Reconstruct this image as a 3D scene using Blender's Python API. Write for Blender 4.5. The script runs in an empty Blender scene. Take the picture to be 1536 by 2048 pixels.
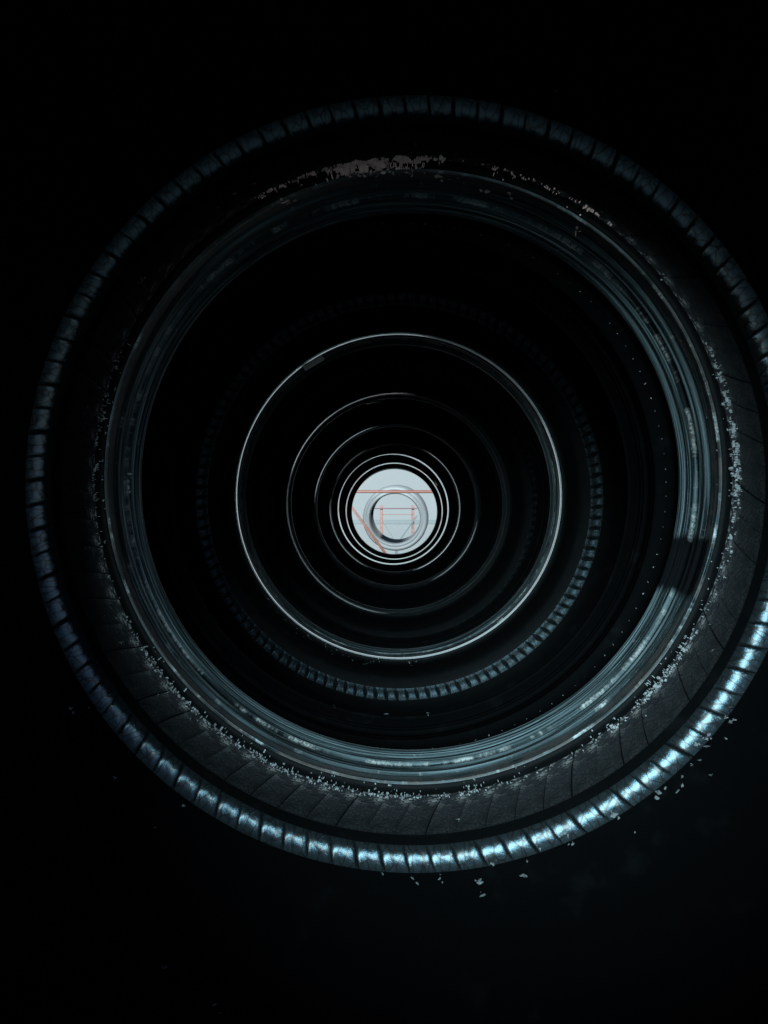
import bpy, bmesh, math, random
from mathutils import Vector, Matrix
R = math.radians
PI = math.pi
random.seed(7)
sc = bpy.context.scene
C = sc.collection

# ------------------------------------------------------------ camera
FPX = 800.0                      # focal length in photo pixels (1536 x 2048)
cam_d = bpy.data.cameras.new("camera")
cam_d.sensor_width = 36.0
cam_d.lens = FPX / 2048.0 * 36.0
cam_d.clip_start = 0.005
cam_d.clip_end = 500.0
cam = bpy.data.objects.new("camera", cam_d)
C.objects.link(cam)
CAMZ = 1.30
cam.location = (0, 0, CAMZ)
cam.rotation_euler = (R(90.29), 0, R(1.43))
sc.camera = cam

# ------------------------------------------------------------ daylight
SUN_EL, SUN_AZ = 22.0, 13.0      # elevation; degrees left of straight behind the camera
w = bpy.data.worlds.new("World")
sc.world = w
w.use_nodes = True
nt = w.node_tree
bg = nt.nodes["Background"]
sky = nt.nodes.new("ShaderNodeTexSky")
sky.sky_type = 'NISHITA'
sky.sun_disc = False
sky.air_density = 0.7
sky.dust_density = 0.5
sky.sun_elevation = R(SUN_EL)
sky.sun_rotation = R(180 + SUN_AZ)
nt.links.new(sky.outputs[0], bg.inputs[0])
bg.inputs[1].default_value = 0.05
sun_d = bpy.data.lights.new("sun", 'SUN')
sun_d.energy = 5.0
sun_d.angle = R(45)
sun_d.color = (0.60, 0.91, 1.0)
sun = bpy.data.objects.new("sun", sun_d)
C.objects.link(sun)
sun.location = (-1, -3, 4)
frm = Vector((-math.sin(R(SUN_AZ)) * math.cos(R(SUN_EL)), -math.cos(R(SUN_AZ)) * math.cos(R(SUN_EL)), math.sin(R(SUN_EL))))
sun.rotation_euler = frm.to_track_quat('Z', 'Y').to_euler()
vs = sc.view_settings
vs.view_transform = 'Standard'
vs.look = 'None'
vs.gamma = 1.0
vs.exposure = 1.30

# ------------------------------------------------------------ materials
class NT:
    def __init__(s, name):
        s.m = bpy.data.materials.new(name)
        s.m.use_nodes = True
        s.t = s.m.node_tree
        s.b = s.t.nodes["Principled BSDF"]
    def n(s, typ, **kw):
        x = s.t.nodes.new(typ)
        for k, v in kw.items():
            setattr(x, k, v)
        return x
    def l(s, a, b):
        s.t.links.new(a, b)
    def math(s, op, a, b=None, c=None, clamp=False):
        x = s.n("ShaderNodeMath", operation=op, use_clamp=clamp)
        for i, v in enumerate((a, b, c)):
            if v is None:
                continue
            if isinstance(v, (int, float)):
                x.inputs[i].default_value = v
            else:
                s.l(v, x.inputs[i])
        return x.outputs[0]
    def ramp(s, v, lo, hi, clamp=True):
        x = s.n("ShaderNodeMapRange", interpolation_type='SMOOTHSTEP')
        s.l(v, x.inputs[0])
        x.inputs[1].default_value = lo
        x.inputs[2].default_value = hi
        return x.outputs[0]
    def noise(s, vec, scale, detail=3.0, rough=0.55):
        x = s.n("ShaderNodeTexNoise")
        s.l(vec, x.inputs["Vector"])
        x.inputs["Scale"].default_value = scale
        x.inputs["Detail"].default_value = detail
        x.inputs["Roughness"].default_value = rough
        return x.outputs[0]
    def mix(s, f, a, b):
        x = s.n("ShaderNodeMix", data_type='RGBA')
        if isinstance(f, (int, float)):
            x.inputs[0].default_value = f
        else:
            s.l(f, x.inputs[0])
        for i, v in ((6, a), (7, b)):
            if isinstance(v, tuple):
                x.inputs[i].default_value = (*v, 1)
            else:
                s.l(v, x.inputs[i])
        return x.outputs[2]
    def cyl(s):
        """angle about the axle, radius and axial position of the shaded point, in the tyre's own frame"""
        tc = s.n("ShaderNodeTexCoord")
        sp = s.n("ShaderNodeSeparateXYZ")
        s.l(tc.outputs["Object"], sp.inputs[0])
        x, y, z = sp.outputs
        ang = s.math('ARCTAN2', x, z)
        r = s.math('SQRT', s.math('ADD', s.math('MULTIPLY', x, x), s.math('MULTIPLY', z, z)))
        return tc.outputs["Object"], ang, r, y
    def vec(s, a, b, c):
        x = s.n("ShaderNodeCombineXYZ")
        for i, v in enumerate((a, b, c)):
            if isinstance(v, (int, float)):
                x.inputs[i].default_value = v
            else:
                s.l(v, x.inputs[i])
        return x.outputs[0]
    def bump(s, h, dist, strength=1.0):
        x = s.n("ShaderNodeBump")
        x.inputs["Strength"].default_value = strength
        x.inputs["Distance"].default_value = dist
        s.l(h, x.inputs["Height"])
        s.l(x.outputs[0], s.b.inputs["Normal"])
    def coat(s, wt, rough, tint=(0.30, 0.76, 1.0)):
        s.b.inputs["Coat Weight"].default_value = wt
        s.b.inputs["Coat Roughness"].default_value = rough
        s.b.inputs["Specular Tint"].default_value = (*tint, 1)
    def set(s, col=None, rough=None, spec=None, metal=None):
        if col is not None:
            if isinstance(col, tuple):
                s.b.inputs["Base Color"].default_value = (*col, 1)
            else:
                s.l(col, s.b.inputs["Base Color"])
        if rough is not None:
            if isinstance(rough, (int, float)):
                s.b.inputs["Roughness"].default_value = rough
            else:
                s.l(rough, s.b.inputs["Roughness"])
        if spec is not None:
            if isinstance(spec, (int, float)):
                s.b.inputs["Specular IOR Level"].default_value = spec
            else:
                s.l(spec, s.b.inputs["Specular IOR Level"])
        if metal is not None:
            s.b.inputs["Metallic"].default_value = metal
        return s.m

def mat_rubber(name, col=(0.007, 0.0075, 0.008), rough=0.42, spec=0.5):
    k = NT(name)
    o, ang, r, y = k.cyl()
    n1 = k.noise(o, 45, 4)
    n2 = k.noise(o, 900, 2)
    k.bump(k.math('ADD', n1, k.math('MULTIPLY', n2, 0.25)), 0.0006)
    k.set(k.mix(k.ramp(n1, 0.55, 0.8), col, tuple(c * 2.2 for c in col)), k.math('ADD', k.math('MULTIPLY', n1, 0.25), rough - 0.12), spec)
    return k.m

def mat_panel(name="glossy_inner_liner", gloss=1.0):
    """glossy cured inner liner with its net of fine creases"""
    k = NT(name)
    o, ang, r, y = k.cyl()
    oi = k.n("ShaderNodeObjectInfo")
    v = k.vec(k.math('ADD', k.math('MULTIPLY', ang, 0.27), k.math('MULTIPLY', oi.outputs["Random"], 40.0)), k.math('MULTIPLY', r, 0.55), k.math('MULTIPLY', y, 0.7))
    vo = k.n("ShaderNodeTexVoronoi", feature='DISTANCE_TO_EDGE')
    k.l(v, vo.inputs["Vector"])
    vo.inputs["Scale"].default_value = 160.0
    crack = k.ramp(vo.outputs["Distance"], 0.0, 0.06)
    n = k.noise(o, 1300, 2)
    n2 = k.noise(o, 160, 3)
    h = k.math('ADD', k.math('ADD', crack, k.math('MULTIPLY', n, 0.12)), k.math('MULTIPLY', n2, 0.5))
    k.bump(h, 0.0012)
    k.set((0.004, 0.005, 0.0055), k.math('ADD', k.math('MULTIPLY', n2, 0.16), 0.17), k.math('ADD', k.math('MULTIPLY', crack, 0.40 * gloss), 0.12 * gloss))
    k.coat(1.0 * gloss, 0.30)
    return k.m

def mat_dusty():
    """dull dusty lower liner next to the bead"""
    k = NT("dusty_lower_liner")
    o, ang, r, y = k.cyl()
    n = k.noise(o, 90, 5, 0.7)
    n2 = k.noise(o, 420, 3, 0.7)
    d = k.math('MULTIPLY', k.ramp(n, 0.44, 0.60), k.ramp(n2, 0.42, 0.58))
    edge = k.ramp(k.math('ADD', r, k.math('MULTIPLY', k.math('SUBTRACT', k.noise(o, 25, 3), 0.5), 0.03)), 0.226, 0.207)
    f = k.math('MULTIPLY', d, k.math('ADD', k.math('MULTIPLY', edge, 1.3), 0.06), clamp=True)
    oi = k.n("ShaderNodeObjectInfo")
    blot = k.ramp(k.math('ADD', k.noise(o, 55, 5, 0.75), k.math('MULTIPLY', oi.outputs["Random"], 0.12)), 0.44, 0.66)
    blot = k.math('MULTIPLY', blot, k.ramp(k.math('ADD', r, k.math('MULTIPLY', k.math('SUBTRACT', k.noise(o, 30, 4), 0.5), 0.05)), 0.252, 0.226))
    c = k.mix(f, k.mix(blot, (0.0022, 0.0027, 0.0033), (0.0095, 0.0100, 0.0118)), (0.16, 0.15, 0.147))
    k.bump(k.math('ADD', n, n2), 0.0022)
    k.set(c, 0.7, 0.25)
    return k.m

def mat_bead(name, near=True, painted_shadow=False, dusty=1.0, yl=(0.0, 0.0)):
    """ribbed bead: streaks run round the axle, dust sits in the grooves"""
    k = NT(name)
    o, ang, r, y = k.cyl()
    ay = k.math('ABSOLUTE', y)
    def ring(ka, kw):
        return k.vec(k.math('MULTIPLY', k.math('SINE', ang), ka), k.math('MULTIPLY', k.math('COSINE', ang), ka), k.math('MULTIPLY', k.math('ADD', r, ay), kw))
    st = k.noise(ring(1.4, 1250.0), 1.0, 3, 0.6)
    st2 = k.noise(ring(7.0, 450.0), 1.0, 4, 0.65)
    blot = k.noise(o, 60, 4, 0.6)
    fine = k.noise(o, 700, 3)
    toe, heel = yl
    t = k.math('DIVIDE', k.math('SUBTRACT', ay, toe), max(1e-4, heel - toe))
    wob = k.noise(k.vec(k.math('MULTIPLY', ang, 14.0), 0.0, 0.0), 1.0, 4, 0.7)
    def dust_line(t0, half, wav, seed, lo):
        g = k.math('ABSOLUTE', k.math('SUBTRACT', t, k.math('ADD', t0, k.math('MULTIPLY', k.math('SUBTRACT', wob, 0.5), wav))))
        width = k.math('MULTIPLY', k.noise(k.vec(k.math('MULTIPLY', ang, 26.0), seed, 1.0), 1.0, 3, 0.7), half)
        on = k.ramp(k.noise(k.vec(k.math('MULTIPLY', ang, 6.0), seed, 0.0), 1.0, 4, 0.75), lo, lo + 0.14)
        return k.math('MULTIPLY', k.ramp(k.math('SUBTRACT', g, width), 0.030, -0.010), on)
    line = dust_line(.625, .055, .07, 3.0, .46)
    line = k.math('MAXIMUM', line, dust_line(.35, .03, .05, 9.0, .55))
    line = k.math('MAXIMUM', line, dust_line(.80, .025, .10, 17.0, .58))
    line = k.math('MAXIMUM', line, dust_line(.045, .035, .03, 25.0, .50))
    brown = k.math('MULTIPLY', k.ramp(t, 0.36, 0.22), k.ramp(blot, 0.35, 0.6))
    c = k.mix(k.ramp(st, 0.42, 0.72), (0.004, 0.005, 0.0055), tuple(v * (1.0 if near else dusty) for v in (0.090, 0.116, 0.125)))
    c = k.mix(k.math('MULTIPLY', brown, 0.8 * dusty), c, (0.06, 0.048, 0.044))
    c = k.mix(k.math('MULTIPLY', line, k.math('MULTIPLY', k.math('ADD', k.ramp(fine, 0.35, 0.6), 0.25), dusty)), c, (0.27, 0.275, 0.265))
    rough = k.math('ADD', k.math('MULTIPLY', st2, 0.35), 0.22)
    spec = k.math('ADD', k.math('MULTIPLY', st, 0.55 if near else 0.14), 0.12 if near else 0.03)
    if painted_shadow:
        # a cast shadow painted matt black across the right side of the bead
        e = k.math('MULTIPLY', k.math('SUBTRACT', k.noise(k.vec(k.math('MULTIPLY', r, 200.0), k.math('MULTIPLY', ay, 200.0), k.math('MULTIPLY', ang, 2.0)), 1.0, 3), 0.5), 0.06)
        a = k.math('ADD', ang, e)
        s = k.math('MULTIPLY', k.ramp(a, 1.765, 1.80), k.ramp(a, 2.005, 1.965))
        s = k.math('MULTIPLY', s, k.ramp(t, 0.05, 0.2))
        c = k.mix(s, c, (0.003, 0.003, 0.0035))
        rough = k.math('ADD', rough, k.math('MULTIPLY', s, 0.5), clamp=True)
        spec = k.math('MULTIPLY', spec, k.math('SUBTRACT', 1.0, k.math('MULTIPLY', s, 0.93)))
    k.bump(k.math('ADD', k.math('ADD', st, k.math('MULTIPLY', st2, 0.6)), k.math('ADD', k.math('MULTIPLY', fine, 0.12), k.math('MULTIPLY', line, 0.8))), 0.0009)
    k.set(c, rough, spec)
    k.b.inputs['Specular Tint'].default_value = (0.62, 0.93, 1.0, 1)
    return k.m

def mat_edge(name, arcs):
    """bead edge rubbed smooth along the given arcs (degrees clockwise from the top, strength), plain rubber elsewhere"""
    k = NT(name)
    o, ang, r, y = k.cyl()
    n = k.noise(k.vec(k.math('MULTIPLY', ang, 5.0), k.math('MULTIPLY', r, 300.0), k.math('MULTIPLY', y, 300.0)), 1.0, 3)
    n2 = k.noise(k.vec(k.math('MULTIPLY', ang, 12.0), 0.0, 5.0), 1.0, 3, 0.7)
    deg = k.math('ADD', k.math('MULTIPLY', ang, 180 / PI), k.math('MULTIPLY', k.math('SUBTRACT', n2, 0.5), 8.0))
    m = None
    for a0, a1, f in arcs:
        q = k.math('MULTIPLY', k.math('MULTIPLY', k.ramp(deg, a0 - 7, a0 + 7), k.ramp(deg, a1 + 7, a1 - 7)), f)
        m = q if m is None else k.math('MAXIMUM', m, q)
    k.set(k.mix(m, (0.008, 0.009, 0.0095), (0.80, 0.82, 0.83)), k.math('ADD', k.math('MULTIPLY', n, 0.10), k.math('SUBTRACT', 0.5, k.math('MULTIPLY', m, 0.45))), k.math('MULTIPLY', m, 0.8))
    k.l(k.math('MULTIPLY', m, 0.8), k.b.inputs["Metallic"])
    k.coat(0.0, 0.06, (1, 1, 1))
    k.l(m, k.b.inputs["Coat Weight"])
    return k.m

def mat_plain(name, col, rough=0.5, var=0.15, scale=20.0, spec=0.5, bump=0.0):
    k = NT(name)
    tc = k.n("ShaderNodeTexCoord")
    n = k.noise(tc.outputs["Object"], scale, 4, 0.6)
    k.set(k.mix(n, tuple(c * (1 - var) for c in col), tuple(min(1, c * (1 + var)) for c in col)), rough, spec)
    if bump:
        k.bump(n, bump)
    return k.m

M = {}
M['rubber'] = mat_rubber("black_rubber")
M['liner'] = mat_rubber("black_inner_liner", (0.0018, 0.002, 0.0022), 0.6, 0.03)
M['panel'] = mat_panel()
M['panel_dull'] = mat_panel('satin_inner_liner', 0.15)  # same liner with its sheen cut, standing in for shade from nearer beads
M['matte'] = mat_rubber('matte_black_rubber', (0.0012, 0.0013, 0.0014), 0.8, 0.0)  # blacker rubber that paints the near faces of deeper tyres as unlit
M['dusty'] = mat_dusty()
M['pip'] = mat_plain("pale_moulding_pip", (0.11, 0.12, 0.12), 0.5)
M['label'] = mat_plain("white_paper_label", (0.80, 0.70, 0.70), 0.6, 0.25, 120)
M['crumb'] = mat_plain("pale_crumb", (0.12, 0.127, 0.13), 0.7, 0.85, 420)
M['mud'] = mat_plain("dried_mud", (0.66, 0.43, 0.39), 0.8, 0.5, 160, 0.2, 0.001)
M['orange'] = mat_plain("orange_rack_paint", (0.18, 0.035, 0.016), 0.45, 0.25, 30)
M['red'] = mat_plain("dark_red_rack_paint", (0.08, 0.015, 0.016), 0.5, 0.2, 30)
M['salmon'] = mat_plain("faded_orange_paint", (0.20, 0.055, 0.032), 0.55, 0.2, 40)
M['steel'] = mat_plain("grey_steel", (0.06, 0.065, 0.07), 0.45, 0.2, 40)
M['film'] = mat_plain("pale_wrapping_film", (0.207, 0.174, 0.168), 0.55, 0.08, 25, 0.4)  # one pale tone over the outside of the far tyre
def mat_glare_liner():
    """black liner of the wrapped tyre, the pale film still covering two stretches of it"""
    k = NT("part_covered_liner")
    o, ang, r, y = k.cyl()
    d = k.math('MULTIPLY', ang, 180 / PI)
    m = k.math('MULTIPLY', k.ramp(d, -92, -84), k.ramp(d, -38, -50))
    m2 = k.math('MAXIMUM', k.ramp(d, 140, 175), k.ramp(d, -136, -146))
    m = k.math('MAXIMUM', m, m2)
    k.set(k.mix(m, (0.207, 0.174, 0.168), (0.008, 0.010, 0.014)), 0.5, 0.3)
    return k.m
M['part_film'] = mat_glare_liner()
M['wall'] = mat_plain("pale_painted_wall", (0.190, 0.160, 0.154), 0.85, 0.03, 0.8, 0.2)
M['band'] = mat_plain("grey_rail_paint", (0.120, 0.105, 0.103), 0.6, 0.1, 10)
M['asphalt'] = mat_plain("worn_asphalt", (0.05, 0.05, 0.052), 0.9, 0.35, 14, 0.3, 0.01)

# ------------------------------------------------------------ helpers
def link(name, me, parent=None, mats=()):
    o = bpy.data.objects.new(name, me)
    C.objects.link(o)
    for m in mats:
        if me is not None and m.name not in [x.name for x in me.materials]:
            me.materials.append(m)
    if parent is not None:
        o.parent = parent
    return o

def thing(name, label, cat, loc=(0, 0, 0), rot=(0, 0, 0), group=None):
    o = link(name, None)
    o.empty_display_size = 0.05
    o.location = loc
    o.rotation_euler = rot
    o['label'] = label
    o['category'] = cat
    if group:
        o['group'] = group
    return o

def pol(a, r, phi):
    return (r * math.sin(phi), a, r * math.cos(phi))

def mesh_from(name, V, F, smooth=True):
    me = bpy.data.meshes.new(name)
    me.from_pydata(V, [], F)
    me.update()
    if smooth:
        me.polygons.foreach_set('use_smooth', [True] * len(me.polygons))
    return me

def lathe(name, prof, segs, wob=None):
    """prof: (a, r) pairs, revolved round local Y"""
    V, F = [], []
    n = len(prof)
    for i in range(segs):
        ph = 2 * PI * i / segs
        for j, (a, r) in enumerate(prof):
            if wob:
                da, dr = wob(ph, j / (n - 1))
                V.append(pol(a + da, r + dr, ph))
            else:
                V.append(pol(a, r, ph))
    for i in range(segs):
        i2 = (i + 1) % segs
        for j in range(n - 1):
            F.append((i * n + j, i * n + j + 1, i2 * n + j + 1, i2 * n + j))
    return mesh_from(name, V, F)

def interp(knots, N):
    """N points along piecewise-linear knots, each knot kept"""
    out = []
    tot = knots[-1][0] - knots[0][0]
    for (t0, r0), (t1, r1) in zip(knots, knots[1:]):
        k = max(1, round(N * (t1 - t0) / tot))
        for i in range(k):
            u = i / k
            out.append((t0 + (t1 - t0) * u, r0 + (r1 - r0) * u))
    out.append(knots[-1])
    return out

SEAT = [(0, .1972), (.02, .1964), (.05, .1964), (.08, .1975), (.28, .1992), (.31, .2002), (.335, .2000), (.36, .1986), (.42, .1985), (.44, .1997),
        (.455, .1996), (.475, .1986), (.51, .1985), (.535, .2008), (.60, .2012), (.63, .2004), (.67, .1992), (.78, .1977), (.79, .1980), (.88, .1968), (.93, .1966), (.965, .1990), (1, .2030)]

class Tyre:
    def __init__(s, toe, near, xo, zo, rc, rho, label, tilt=(0, 0), lip=0.0, segs=224, rs=0.0, bead_mat=None, full=True):
        """toe: distance of the far bead's toe from the lens; near: distance of the near face"""
        heel = toe + 0.040
        s.mid = (heel + near) / 2
        s.hw = (heel - near) / 2
        s.at = s.hw - 0.040
        s.rc, s.rho = rc, rho
        s.ro = rc + rho + 0.03
        s.root = thing('tyre', label, 'tyre', (xo, s.mid, CAMZ + zo), (R(tilt[0]), 0, R(tilt[1])), 'tyres standing side by side in the row')
        s.segs = segs
        s.lip = lip
        s.rs = rs
        s.bm = bead_mat
        s.build(full)
    def low(s):
        """inner face from the bead toe out to the widest point (far half)"""
        a0 = s.hw - 0.001
        pts = [(s.at + 0.0002, .1973 + s.rs), (s.at - 0.0012, .1985 + s.rs), (s.at - 0.0010, .2005 + s.rs), (s.at + 0.0015, .2045 + s.rs)]
        r0, r1 = .2045 + s.rs, s.rc
        for i in range(1, 10):
            u = i / 9
            e = u * u * (3 - 2 * u) * 0.5 + u * 0.5
            pts.append((s.at + .0015 + (a0 - s.at - .0015) * (1 - (1 - u) ** 1.35), r0 + (r1 - r0) * (u * 0.85 + 0.15 * u * u)))
        return pts
    def arc(s, t0, t1, n, lift=0.0):
        a0 = s.hw - 0.001 - s.rho
        return [(a0 + (s.rho - lift) * math.cos(R(t0 + (t1 - t0) * i / n)), s.rc + (s.rho - lift) * math.sin(R(t0 + (t1 - t0) * i / n))) for i in range(n + 1)]
    def build(s, full):
        hw, at, rc, rho, ro, rs = s.hw, s.at, s.rc, s.rho, s.ro, s.rs
        seat = [(at + t * 0.04, r + rs) for t, r in interp(SEAT, 60)]
        edge = None
        if s.lip:
            T = s.lip[0] / 0.04
            e0, e1 = (.025, .1964), (.025 + T, .1964 + math.tan(R(s.lip[1])) * s.lip[0])
            edge = [(at, .1972), (at + .0005, .1966)] + [(at + 0.04 * (e0[0] + T * i / 6), e0[1] + (e1[1] - e0[1]) * i / 6) for i in range(7)]
            seat_f = [edge[-1]] + [(a, max(r, edge[-1][1] + .0004)) for a, r in seat if a > edge[-1][0] + .0006]
        rnd = random.Random(int(at * 1e5))
        pr = [rnd.uniform(0, 6.28) for _ in range(4)]
        def wob(ph, t):
            return 0.0, 0.00018 * math.sin(3 * ph + pr[0] + 9 * t) + 0.00010 * math.sin(11 * ph + pr[1] - 14 * t)
        for sg in (1, -1):
            pts_ = seat_f if (sg > 0 and edge) else seat
            b = link('bead', lathe('bead', [(sg * a, r) for a, r in pts_], s.segs), s.root, (s.bm if (sg > 0 or s.lip is None) else M['matte'],))
            if sg > 0 and edge:
                link('bead_edge', lathe('bead_edge', edge, s.segs), s.root, (s.lip[2],))
            out = [(hw, .2030 + rs), (hw + .0022, .2045 + rs), (hw + .003, .208 + rs), (hw + .003, .214 + rs), (hw + .0010, .2165 + rs), (hw + .0008, .222 + rs),
                   (hw + .0022, .226 + rs), (hw + .0030, rc - .004), (hw + .0028, rc + rho * .45), (hw + .0005, rc + rho * .85), (hw - .006, ro - .016), (hw - .014, ro - .008), (hw - .024, ro - .003)]
            link('sidewall', lathe('sidewall', [(sg * a, r) for a, r in out], 160), s.root, (M['rubber'] if sg > 0 or s.lip is None else M['matte'],))
        lo = s.low()
        half = lo + s.arc(0, 78, 22)[1:]
        ae = half[-1][0]
        half += [(ae * .6, half[-1][1] + .004), (ae * .25, half[-1][1] + .0055)]
        prof = [(-a, r) for a, r in half] + [(a, r) for a, r in reversed(half)]
        link('inner_liner', lathe('inner_liner', prof, s.segs), s.root, (M['liner'],))
        tr = [(-(hw - .024), ro - .003)]
        tw = hw - .028
        tr.append((-tw, ro))
        for c in (-.55, 0, .55):
            g = tw * c
            tr += [(g - .006, ro + .001), (g - .0045, ro - .007), (g + .0045, ro - .007), (g + .006, ro + .001)]
        tr += [(tw, ro), (hw - .024, ro - .003)]
        link('tread', lathe('tread', tr, 160), s.root, (M['rubber'],))

def panel_mesh(prof, dphi, skew, rise, gap, nu=7, seed=0, chev=0.0):
    """one raised panel of the liner: a patch along a meridian profile, with its own thickness.
    prof runs from small to large radius; the normal that faces the cavity is found from it."""
    rnd = random.Random(seed)
    n = len(prof)
    V, F = [], []
    nor = []
    for j in range(n):
        a0, r0 = prof[max(0, j - 1)]
        a1, r1 = prof[min(n - 1, j + 1)]
        ta, tr = a1 - a0, r1 - r0
        L = math.hypot(ta, tr)
        nor.append((-tr / L, ta / L))
    def put(u, j, h):
        a, r = prof[j]
        na, nr = nor[j]
        ph = dphi * (u + skew * (j / (n - 1) - 0.5))
        return pol(a + na * h, r + nr * h, ph)
    us = [gap * .5] + [gap * .5 + .014 + (1 - gap - .028) * i / (nu - 1) for i in range(nu)] + [1 - gap * .5]
    top = {}
    for i, u in enumerate(us):
        for j in range(n):
            v = j / (n - 1)
            h = rise
            if i in (0, len(us) - 1) or j in (0, n - 1):
                h = rise * .25
            if j in (0, n - 1):
                h = -.0001
            elif j in (1, n - 2):
                h = min(h, rise * .3)
            elif j in (2, n - 3):
                h = min(h, rise * .75)
            elif chev and 0 < i < len(us) - 1:
                zz = abs(((u * 2.0 + v * 1.0) % 1.0) - 0.5) * 2
                h += chev * (zz - .5) + rnd.uniform(-.3, .3) * chev
            top[i, j] = len(V)
            V.append(put(u, j, h))
    for i in range(len(us) - 1):
        for j in range(n - 1):
            F.append((top[i, j], top[i, j + 1], top[i + 1, j + 1], top[i + 1, j]))
    for i in (0, len(us) - 1):
        for j in range(n - 1):
            b = len(V)
            p, q = V[top[i, j]], V[top[i, j + 1]]
            V += [p, q, put(us[i], j + 1, -.0006), put(us[i], j, -.0006)]
            F.append((b, b + 1, b + 2, b + 3))
    return mesh_from('liner_panel', V, F)

def panel_ring(ty, name, prof, count, skew, rise, gap, mat, nu=6, chev=0.0, variants=4):
    ms = [panel_mesh(prof, 2 * PI / count, skew, rise, gap, nu, 31 * k + count, chev) for k in range(variants)]
    for me in ms:
        me.materials.append(mat)
        me.name = name
    proto = [None] * variants
    for i in range(count):
        v = random.randrange(variants)
        if proto[v] is None:
            o = link(name, ms[v], ty.root)
            proto[v] = o
        else:
            o = proto[v].copy()
            C.objects.link(o)
            o.parent = ty.root
        o.rotation_euler = (0, 2 * PI * (i + random.uniform(-.035, .035)) / count, 0)

def joined(name, meshes, parent, mat, kind=None):
    V, F = [], []
    for me_v, me_f in meshes:
        b = len(V)
        V += me_v
        F += [tuple(b + i for i in f) for f in me_f]
    me = mesh_from(name, V, F, False)
    o = link(name, me, parent, (mat,))
    if kind:
        o['kind'] = kind
    return o

ICO = None
def blob(center, size, rnd, flat=None, flatk=0.45):
    """a small uneven crumb"""
    global ICO
    if ICO is None:
        bm = bmesh.new()
        bmesh.ops.create_icosphere(bm, subdivisions=1, radius=1)
        bm.verts.index_update()
        ICO = ([v.co.copy() for v in bm.verts], [tuple(v.index for v in f.verts) for f in bm.faces])
        bm.free()
    sx = Vector((rnd.uniform(.8, 1.9), rnd.uniform(.5, 1.1), rnd.uniform(.4, .9)))
    rot = Matrix.Rotation(rnd.uniform(0, 6.28), 3, Vector((rnd.uniform(-1, 1), rnd.uniform(-1, 1), rnd.uniform(-1, 1) + .01)).normalized())
    V = []
    for v in ICO[0]:
        p = rot @ Vector((v.x * sx.x, v.y * sx.y, v.z * sx.z)) * (size * rnd.choice((.5, .8, 1.1, 1.5)))
        if flat is not None:
            p -= flat * (p.dot(flat) * (1 - flatk))
        V.append(tuple(center + p))
    return V, ICO[1]

# ------------------------------------------------------------ setting
def sheet(name, x0, x1, y0, y1, z, mat):
    me = mesh_from(name, [(x0, y0, z), (x1, y0, z), (x1, y1, z), (x0, y1, z)], [(0, 1, 2, 3)], False)
    o = link(name, me, None, (mat,))
    o['kind'] = 'structure'
    return o
ground = sheet('ground', -250, 250, -250, 250, 0, M['asphalt'])

def box(V, F, p0, p1, th, tw=None, up=Vector((0, 0, 1))):
    """bar of rectangular section from p0 to p1"""
    p0, p1 = Vector(p0), Vector(p1)
    d = (p1 - p0).normalized()
    s = d.cross(up)
    if s.length < 1e-3:
        s = d.cross(Vector((1, 0, 0)))
    s.normalize()
    u = s.cross(d).normalized()
    tw = tw or th
    b = len(V)
    for p in (p0, p1):
        for i, j in ((-1, -1), (1, -1), (1, 1), (-1, 1)):
            V.append(tuple(p + s * (i * tw / 2) + u * (j * th / 2)))
    F += [tuple(b + i for i in f) for f in ((0, 1, 2, 3), (7, 6, 5, 4), (0, 4, 5, 1), (1, 5, 6, 2), (2, 6, 7, 3), (3, 7, 4, 0))]

def bevelled(name, V, F, parent, mat, bev=0.002):
    me = mesh_from(name, V, F, False)
    bm = bmesh.new()
    bm.from_mesh(me)
    bmesh.ops.recalc_face_normals(bm, faces=bm.faces)
    if bev:
        bmesh.ops.bevel(bm, geom=bm.edges[:], offset=bev, segments=1, affect='EDGES')
    bm.to_mesh(me)
    bm.free()
    return link(name, me, parent, (mat,))

def bar(name, p0, p1, th, tw, parent, mat, bev=0.0015):
    V, F = [], []
    box(V, F, p0, p1, th, tw)
    return bevelled(name, V, F, parent, mat, bev)

# far pale wall: a long painted block wall, thick, standing on the ground
V, F = [], []
box(V, F, (-14, 10.15, 3.5), (14, 10.15, 3.5), 7.0, 0.3)
wall = bevelled('wall', V, F, None, M['wall'], 0.01)
wall['label'] = 'pale grey painted wall closing the bright end of the view'
wall['category'] = 'wall'

# ------------------------------------------------------------ the row of tyres
def P(toe, near):
    heel = toe + .04
    return (heel - near) / 2 - .04, (heel - near) / 2
#        toe    near   x       z      rc    rho   tilt
rows = [(.256, .055, .0085, .0275, .2665, .0125, (-0.7, 0.0)),
        (.483, .308, .0030, .0215, .236, .032, (0.3, -0.2)),
        (.710, .532, .0054, .0198, .238, .030, (-0.3, 0.4)),
        (.955, .760, .0040, .0190, .242, .032, (0.4, -0.5)),
        (1.205, 1.004, .0025, .0190, .242, .034, (-0.4, 0.3)),
        (1.415, 1.254, -.0030, .0170, .240, .032, (0.2, 0.2)),
        (1.620, 1.464, .0000, .0125, .242, .034, (-0.2, -0.2)),
        (1.815, 1.668, .0015, .0115, .238, .032, (0.0, 0.0))]
labels = ['nearest black tyre, its ribbed bead and creased liner framing the whole view',
          'second black tyre in the row, its lower liner showing a teal segmented arc',
          'third black tyre, a slim ring just inside the first bright thin circle',
          'fourth black tyre, mostly dark, with broken thin arcs at upper left',
          'fifth black tyre in the row, dark with a thin bright arc on the right',
          'sixth black tyre, its bead making the outer of two bright closed circles',
          'seventh black tyre, its bead making the inner of two bright closed circles',
          'last black tyre of the row, ringing the bright opening']
tyres = []
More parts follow.
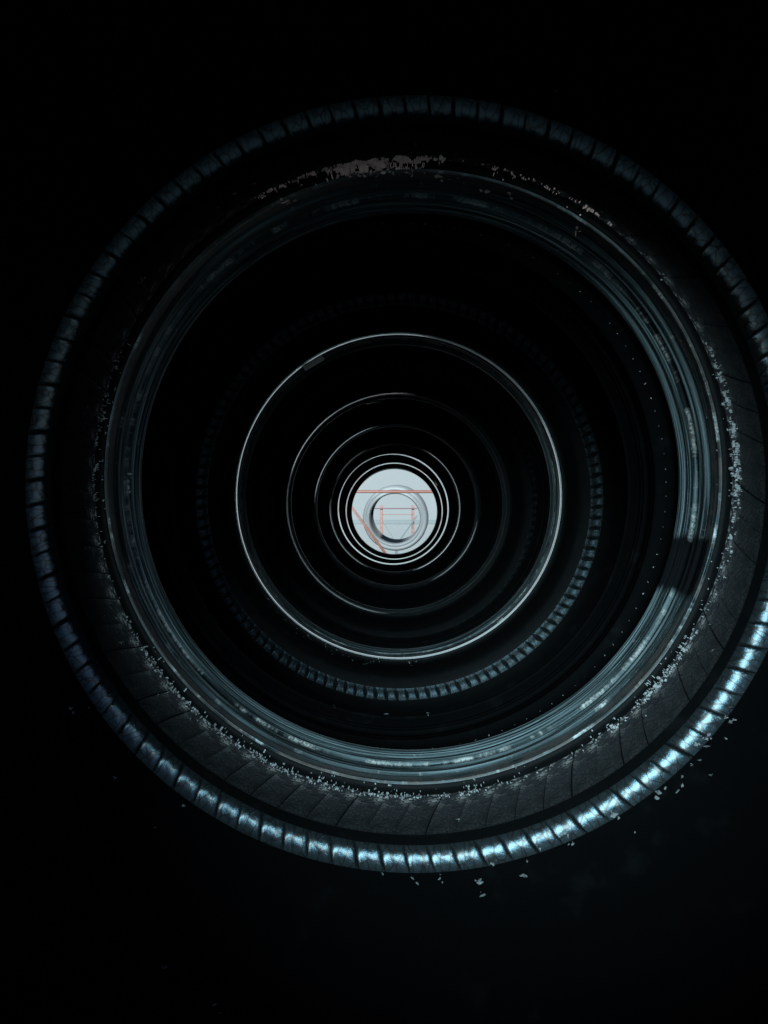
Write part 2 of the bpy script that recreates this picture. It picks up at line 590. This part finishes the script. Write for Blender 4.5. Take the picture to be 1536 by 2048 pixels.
ARC = [None, [(-200, 12, 1.0), (12, 62, .35), (62, 200, .9)], [(-74, 4, .9), (-170, -78, .25)], [(-82, -18, .85), (105, 150, .35)], [(32, 158, .95), (-150, -88, .4), (-60, -30, .2)],
       [(-200, 200, 1.0)], [(-200, 200, 1.0)], [(-40, 20, .2)]]
lips = [None, (.0045, 7.0), (.006, 2.5), (.008, 0.5), (.012, 0.0), (.034, 0.2), (.034, 0.3), (.010, 0.0)]
lips = [l and (*l, mat_edge('rubbed_bead_edge_%d' % i, ARC[i])) for i, l in enumerate(lips)]   # length and slope of the bead edge with painted glints
for i, (toe, near, xo, zo, rc, rho, tilt) in enumerate(rows):
    at, hw = P(toe, near)
    bmtl = mat_bead('ribbed_bead_%d' % i, near=(i == 0), painted_shadow=(i == 0), dusty=(1.0, .55, .2, .1, .08, .08, .08, .08)[i], yl=(at, hw))
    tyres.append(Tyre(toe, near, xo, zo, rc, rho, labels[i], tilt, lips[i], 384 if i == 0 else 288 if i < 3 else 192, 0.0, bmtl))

t1, t2, t3 = tyres[:3]
panel_ring(t1, 'liner_panel', t1.arc(-4, 75, 14), 96, -0.40, .00042, .007, M['panel'], 9, .00022)
panel_ring(t1, 'liner_block', t1.low()[3:12], 74, 0.75, .0010, .03, M['dusty'], 6, .0007)
panel_ring(t2, 'liner_panel', t2.arc(22, 50, 6), 120, -0.3, .0010, .06, M['panel_dull'], 5, .0002)
panel_ring(t3, 'liner_panel', t3.arc(22, 50, 6), 110, -0.3, .0010, .08, M['panel_dull'], 4, .0002)

def pips(ty, count, a, r, size, jit=0.0):
    rnd = random.Random(count)
    ms = [blob(Vector(pol(a, r, 2 * PI * (i + rnd.uniform(-.08, .08)) / count)), size * rnd.uniform(.7, 1.2), rnd) for i in range(count)]
    joined('vent_pips', ms, ty.root, M['pip'], 'stuff')
pips(t2, 117, -t2.hw - .001, .2022, .0004)
pips(t3, 117, -t3.hw - .001, .2022, .0004)
pips(tyres[7], 110, -tyres[7].hw - .001, .2022, .0009)

# ------------------------------------------------------------ racks
def rack_base(name, label, cat, y):
    return thing(name, label, cat, (0, y, 0))

# the rack that carries the row (two rails under the tyres, four legs)
carrier = rack_base('storage_rack', 'dark steel rack carrying the row of black tyres on two rails', 'rack', 1.0)
zb = CAMZ + .020 - .302
def railz(x):
    return CAMZ + .018 - math.sqrt(.300 ** 2 - x ** 2) - .028
for sx in (-.12, .12):
    bar('rail', (sx, -.95, railz(.12)), (sx, .90, railz(.12)), .03, .03, carrier, M['steel'])
for sx in (-.35, .35):
    for sy in (-.88, .85):
        bar('upright', (sx, sy, 0.0), (sx, sy, 1.75), .05, .05, carrier, M['steel'])
for sy in (-.88, .85):
    bar('crossbar', (-.33, sy, railz(.12) - .035), (.33, sy, railz(.12) - .035), .04, .04, carrier, M['steel'])

def at_px(x, y, d):
    """world point seen at photo pixel (x, y) at distance d along the row's axis"""
    return Vector(((x - 788) / FPX * d, d, CAMZ + (1028 - y) / FPX * d))

# the rack across the aisle: orange beam and brace in front of the pale tyre
YR = 2.86
rk = rack_base('storage_rack', 'orange tube rack across the aisle holding the pale wrapped tyre', 'rack', YR)
def loc(p, y):
    return (p.x, p.y - y, p.z)
bl, br = at_px(716, 983, YR), at_px(866, 983.5, YR)
V, F = [], []
box(V, F, (-.37, 0, bl.z), (.37, 0, br.z), .020, .028)
bevelled('beam', V, F, rk, M['orange'], .004)
for sx, sy in ((-.330, 0), (.330, 0), (-.43, .62), (.43, .62)):
    bar('upright', (sx, sy, 0.0), (sx, sy, 1.9), .036, .036, rk, M['orange'])
p0, p1 = at_px(703, 1014, YR), at_px(776, 1114, YR)
bar('brace', loc(p0, YR), (p1.x, 0, p1.z), .017, .012, rk, M['orange'])
zs = CAMZ - .043 - .276
for sy in (.16, .44):
    bar('shelf_rail', (-.42, sy, zs - .03), (.42, sy, zs - .03), .03, .03, rk, M['orange'])
for sx in (-1, 1):
    bar('side_rail', (sx * .335, .02, zs - .055), (sx * .428, .60, zs - .055), .03, .03, rk, M['orange'])

# pale tyre on it
pt = thing('tyre', 'pale grey film-wrapped tyre standing across the aisle behind the orange beam', 'tyre', (.016, 3.24, CAMZ - .0265), (R(8.0), 0, R(-6.0)))
hw = .10
outer = [(-hw, .203), (-hw - .004, .207), (-hw - .005, .214), (-hw, .218), (-hw, .228), (-hw - .003, .232), (-hw - .003, .243), (-hw + .006, .252), (-hw + .02, .258), (0, .262),
         (hw - .02, .258), (hw - .006, .252), (hw + .003, .243), (hw, .228), (hw + .005, .212), (hw, .203)]
link('wrapping', lathe('wrapping', outer, 160), pt, (M['film'],))
for sg in (-1, 1):
    link('bead', lathe('bead', [(sg * hw, .203), (sg * (hw - .012), .1985), (sg * (hw - .03), .1965), (sg * (hw - .032), .199)], 160), pt, (M['film'] if sg < 0 else M['part_film'],))
link('inner_liner', lathe('inner_liner', [(-hw + .032, .199), (-hw + .02, .225), (-hw + .02, .24), (0, .252), (hw - .02, .24), (hw - .02, .225), (hw - .032, .199)], 160), pt, (M['part_film'],))

# second rack frame far behind, seen through the pale tyre
YF = 6.0
fr = rack_base('rack_frame', 'faded orange slotted rack frame far behind, seen through the pale tyre', 'rack', YF)
def slotted(x, z0, z1, w_, parent, mat):
    """U-channel with a column of punched slots in its face"""
    V, F = [], []
    def q(*pts):
        b = len(V)
        V.extend(pts)
        F.append(tuple(range(b, b + len(pts))))
    n = int((z1 - z0) / .035)
    xs = (x - w_ / 2, x - w_ * .18, x + w_ * .18, x + w_ / 2)
    for i in range(n):
        za, zc = z0 + (z1 - z0) * i / n, z0 + (z1 - z0) * (i + 1) / n
        for k in range(3):
            if k == 1 and i % 2:
                continue
            q((xs[k], 0, za), (xs[k + 1], 0, za), (xs[k + 1], 0, zc), (xs[k], 0, zc))
    for xx in (xs[0], xs[3]):
        q((xx, 0, z0), (xx, 0, z1), (xx, .05, z1), (xx, .05, z0))
    me = mesh_from('upright', V, F, False)
    return link('upright', me, parent, (mat,))
for px in (763, 826):
    p = at_px(px, 1010, YF)
    slotted(p.x, at_px(0, 1068, YF).z, p.z, .040, fr, M['salmon'])
a, b = at_px(748, 1017, YF), at_px(834, 1017, YF)
bar('beam', (a.x, -.02, a.z), (b.x, -.02, a.z), .016, .03, fr, M['red'])
a, b = at_px(764, 1029, YF), at_px(826, 1029, YF)
bar('beam', (a.x, -.015, a.z), (b.x, -.015, a.z), .008, .02, fr, M['salmon'])
a, b = at_px(834, 1031, YF), at_px(794, 1088, YF)
bar('brace', (a.x, -.05, a.z), (b.x, -.05, b.z), .017, .017, fr, M['steel'], .001)
a, b = at_px(766, 1043, YF), at_px(793, 1087, YF)
bar('brace', (a.x, -.04, a.z), (b.x, -.04, b.z), .006, .006, fr, M['steel'], .001)
bar('post', (b.x, -.045, 0), (b.x, -.045, b.z), .04, .04, fr, M['steel'], .002)

# grey rail on posts in front of the far wall
YG = 8.2
gr = rack_base('guard_rail', 'pale grey guard rail running across in front of the far wall', 'rail', YG)
a = at_px(0, 1044, YG)
bar('rail', (-3, 0, a.z), (3, 0, a.z), .085, .05, gr, M['band'], .006)
for sx in (-2.4, 2.4):
    bar('post', (sx, .06, 0), (sx, .06, a.z + .04), .06, .06, gr, M['band'], .004)

bpy.context.view_layer.update()
# ------------------------------------------------------------ labels, dirt and crumbs on the rubber
dg = bpy.context.evaluated_depsgraph_get()
cm = cam.matrix_world.copy()
def shoot(x, y):
    d = Vector(((x - 768) / FPX, -(y - 1024) / FPX, -1)).normalized()
    hit, p, n, idx, ob, _ = sc.ray_cast(dg, cm.translation, (cm.to_3x3() @ d).normalized(), distance=3.0)
    if not hit:
        return None
    d = (cm.to_3x3() @ d).normalized()
    if n.dot(d) > 0:
        n = -n
    return p, n, ob

from mathutils import noise as mn
def crust(ty, deg0, deg1, s0, s1, thr, scale, hgt, seed, lift=.0014):
    """thin ragged crust on the face beside the bead: the cells of a fine grid where a noise is high"""
    lo = ty.low()
    L = [0.0]
    for p, q in zip(lo, lo[1:]):
        L.append(L[-1] + math.hypot(q[0] - p[0], q[1] - p[1]))
    def at(d):
        for k in range(len(L) - 1):
            if d <= L[k + 1] or k == len(L) - 2:
                u = (d - L[k]) / (L[k + 1] - L[k])
                p, q = lo[k], lo[k + 1]
                ta, tr = q[0] - p[0], q[1] - p[1]
                m = math.hypot(ta, tr)
                return p[0] + ta * u, p[1] + tr * u, -tr / m, ta / m
    nphi = int((deg1 - deg0) * 9)
    ns = max(6, int((s1 - s0) / .0006))
    M4 = ty.root.matrix_world
    V, F, idx = [], [], {}
    def val(i, j):
        ph = R(deg0 + (deg1 - deg0) * i / nphi)
        d = s0 + (s1 - s0) * j / ns
        v = mn.fractal(Vector((ph * .2 * scale * .8, d * scale, seed)), .35, 2.2, 6) + .35 * mn.noise(Vector((ph * 9, seed, 3.0)))
        e = min(i / nphi, 1 - i / nphi) * 4
        f = min(j / ns, 1 - j / ns) * 3
        return v + min(0, e - 1) * .5 + min(0, f - 1) * .22
    def vert(i, j, top):
        if (i, j, top) not in idx:
            ph = R(deg0 + (deg1 - deg0) * i / nphi)
            a, r, na, nr = at(s0 + (s1 - s0) * j / ns)
            h = lift + (max(.0001, hgt * (.4 + val(i, j) - thr)) if top else -.0006)
            idx[i, j, top] = len(V)
            V.append(tuple(M4 @ Vector(pol(a + na * h, r + nr * h, ph))))
        return idx[i, j, top]
    keep = {(i, j) for i in range(nphi) for j in range(ns) if val(i + .5, j + .5) > thr}
    for i, j in keep:
        c = ((i, j), (i, j + 1), (i + 1, j + 1), (i + 1, j))
        F.append(tuple(vert(*q, True) for q in c))
        for (di, dj), (p, q) in (((-1, 0), (0, 1)), ((0, 1), (1, 2)), ((1, 0), (2, 3)), ((0, -1), (3, 0))):
            if (i + di, j + dj) not in keep:
                F.append((vert(*c[p], True), vert(*c[p], False), vert(*c[q], False), vert(*c[q], True)))
    return V, F

def crumbs(name, lst, mat, label, cat, extra=()):
    rnd = random.Random(5)
    ms = []
    for x, y, s in lst:
        h = shoot(x, y)
        if not h:
            continue
        p, n, ob = h
        dist = (p - cm.translation).length
        size = s / FPX * dist * .36
        ms.append(blob(p + n * size * .15, size, rnd, n, .5))
    V, F = [], []
    for mv, mf in ms + list(extra):
        b = len(V)
        V += mv
        F += [tuple(b + i for i in f) for f in mf]
    o = link(name, mesh_from(name, V, F, False), None, (mat,))
    o['label'] = label
    o['kind'] = 'stuff'
    return o

pts = [(470, 388, 8), (508, 368, 9), (437, 415, 6), (285, 562, 9), (290, 556, 6), (278, 566, 5), (320, 543, 5), (330, 534, 4), (353, 660, 5), (293, 790, 7), (220, 705, 5),
       (257, 948, 7), (256, 962, 6), (258, 975, 7), (259, 984, 5), (192, 766, 8), (1325, 550, 8), (1323, 560, 5), (1280, 570, 6), (1202, 424, 6), (1265, 480, 5),
       (1112, 182, 4), (752, 322, 5), (745, 325, 4), (832, 290, 5), (918, 1640, 7), (773, 1428, 8), (855, 1426, 4), (668, 1412, 3), (140, 1418, 9), (178, 1416, 8),
       (228, 1555, 6), (366, 1612, 8), (310, 1655, 5), (765, 1748, 6), (834, 1766, 8), (880, 1757, 9), (885, 1764, 6), (985, 1728, 10), (960, 1765, 8), (965, 1791, 7), (1045, 1751, 10),
       (1130, 1665, 8), (1136, 1672, 6), (1146, 1688, 5), (1055, 1722, 6), (1080, 1698, 8), (1230, 1630, 9), (1238, 1636, 6), (1222, 1622, 5), (1318, 1585, 9), (1314, 1598, 8), (1330, 1578, 6),
       (1355, 1583, 9), (1365, 1572, 7), (1364, 1552, 7), (1270, 1665, 5), (1453, 1478, 7), (1400, 1520, 9), (1392, 1490, 9), (1414, 1493, 9), (1412, 1478, 7), (1418, 1470, 7),
       (1440, 1437, 7), (1452, 1436, 6), (1462, 1445, 8), (1470, 1440, 6), (1420, 1550, 5), (1385, 1530, 4), (325, 1934, 5), (333, 1936, 4), (428, 2011, 4), (440, 2026, 4), (1425, 1300, 4)]
rnd = random.Random(11)
def along(cx, cy, rr, a0, a1, n, spread, smin, smax, pts):
    """crumbs strewn along an arc of the tyre (angles clockwise from the top, in photo pixels)"""
    for _ in range(n):
        t = R(rnd.uniform(a0, a1))
        q = rr + rnd.gauss(0, spread)
        pts.append((cx + q * math.sin(t), cy - q * math.cos(t), rnd.uniform(smin, smax) * rnd.choice((.5, .7, 1, 1))))
along(797, 965, 632, 240, 288, 30, 9, 2, 5, pts)
along(797, 965, 622, 150, 240, 60, 12, 2, 4, pts)
along(797, 965, 648, 60, 150, 40, 14, 2, 7, pts)
along(793, 993, 334, 170, 235, 60, 5, 1.5, 3, pts)
for x, y, q in list(pts[:90]):
    for _ in range(rnd.choice((0, 0, 1, 2))):
        pts.append((x + rnd.gauss(0, q * .7), y + rnd.gauss(0, q * .7), q * rnd.uniform(.3, .7)))
crumbs('crumbs', pts, M['crumb'], 'pale crumbs of dirt and rubber strewn over the tyre liners', 'dirt',
       [crust(t1, -104, -62, .0005, .009, .62, 420, .0007, 1.0), crust(t1, 150, 262, .001, .016, .68, 520, .0005, 4.0), crust(t1, 62, 112, .003, .030, .66, 330, .0010, 8.0),
        crust(t1, 112, 150, .001, .018, .64, 480, .0007, 12.0)])

# dried mud along the top of the nearest bead
mp = []
for _ in range(40):
    x = rnd.gauss(760, 80)
    mp.append((x, 350 - abs(rnd.gauss(0, 10)) + (x - 780) ** 2 * .00085, rnd.uniform(3, 6)))
for x, y, s in ((570, 402, 12), (578, 405, 9), (590, 400, 8), (562, 398, 7), (878, 352, 12), (884, 360, 10), (962, 380, 9), (975, 381, 8), (1018, 385, 9), (1022, 395, 8), (1155, 456, 10), (1160, 462, 9), (1152, 466, 7)):
    mp.append((x, y, s))
crumbs('dried_mud', mp, M['mud'], 'dried brownish mud crusted along the top of the nearest bead', 'mud',
       [crust(t1, -15, 7, .0002, .0095, -.10, 150, .0010, 21.0), crust(t1, -30, -10, .003, .016, .50, 300, .0010, 25.0), crust(t1, 6, 42, .001, .014, .70, 300, .0010, 30.0)])

def sticker(corners, name='paper_label'):
    hs = [shoot(*c) for c in corners]
    if any(h is None for h in hs):
        return
    root = None
    for t in tyres:
        if hs[0][2].parent == t.root:
            root = t.root
    c = [h[0] + h[1] * .0008 for h in hs]
    n = sum((h[1] for h in hs), Vector()).normalized()
    k = 6
    V, F = [], []
    for i in range(k + 1):
        u = i / k
        lo = c[0].lerp(c[1], u)
        hi = c[3].lerp(c[2], u)
        for p in (lo, hi):
            V.append(p)
            V.append(p + n * .0006)
    for i in range(k):
        b = i * 4
        F += [(b, b + 4, b + 6, b + 2), (b + 1, b + 3, b + 7, b + 5), (b, b + 1, b + 5, b + 4), (b + 2, b + 6, b + 7, b + 3)]
    F += [(0, 2, 3, 1), (k * 4, k * 4 + 1, k * 4 + 3, k * 4 + 2)]
    if root is not None:
        mi = root.matrix_world.inverted()
        V = [tuple(mi @ v) for v in V]
    o = link(name, mesh_from(name, [tuple(v) for v in V], F, False), root, (M['label'],))
    print('sticker on', root.name if root else None, [h[2].name for h in hs])
sticker([(605, 733), (643, 711), (649, 718), (610, 741)])
sticker([(732, 806), (762, 802), (763, 806), (733, 809)])
sticker([(868, 964), (874, 974), (876, 972), (870, 962)])
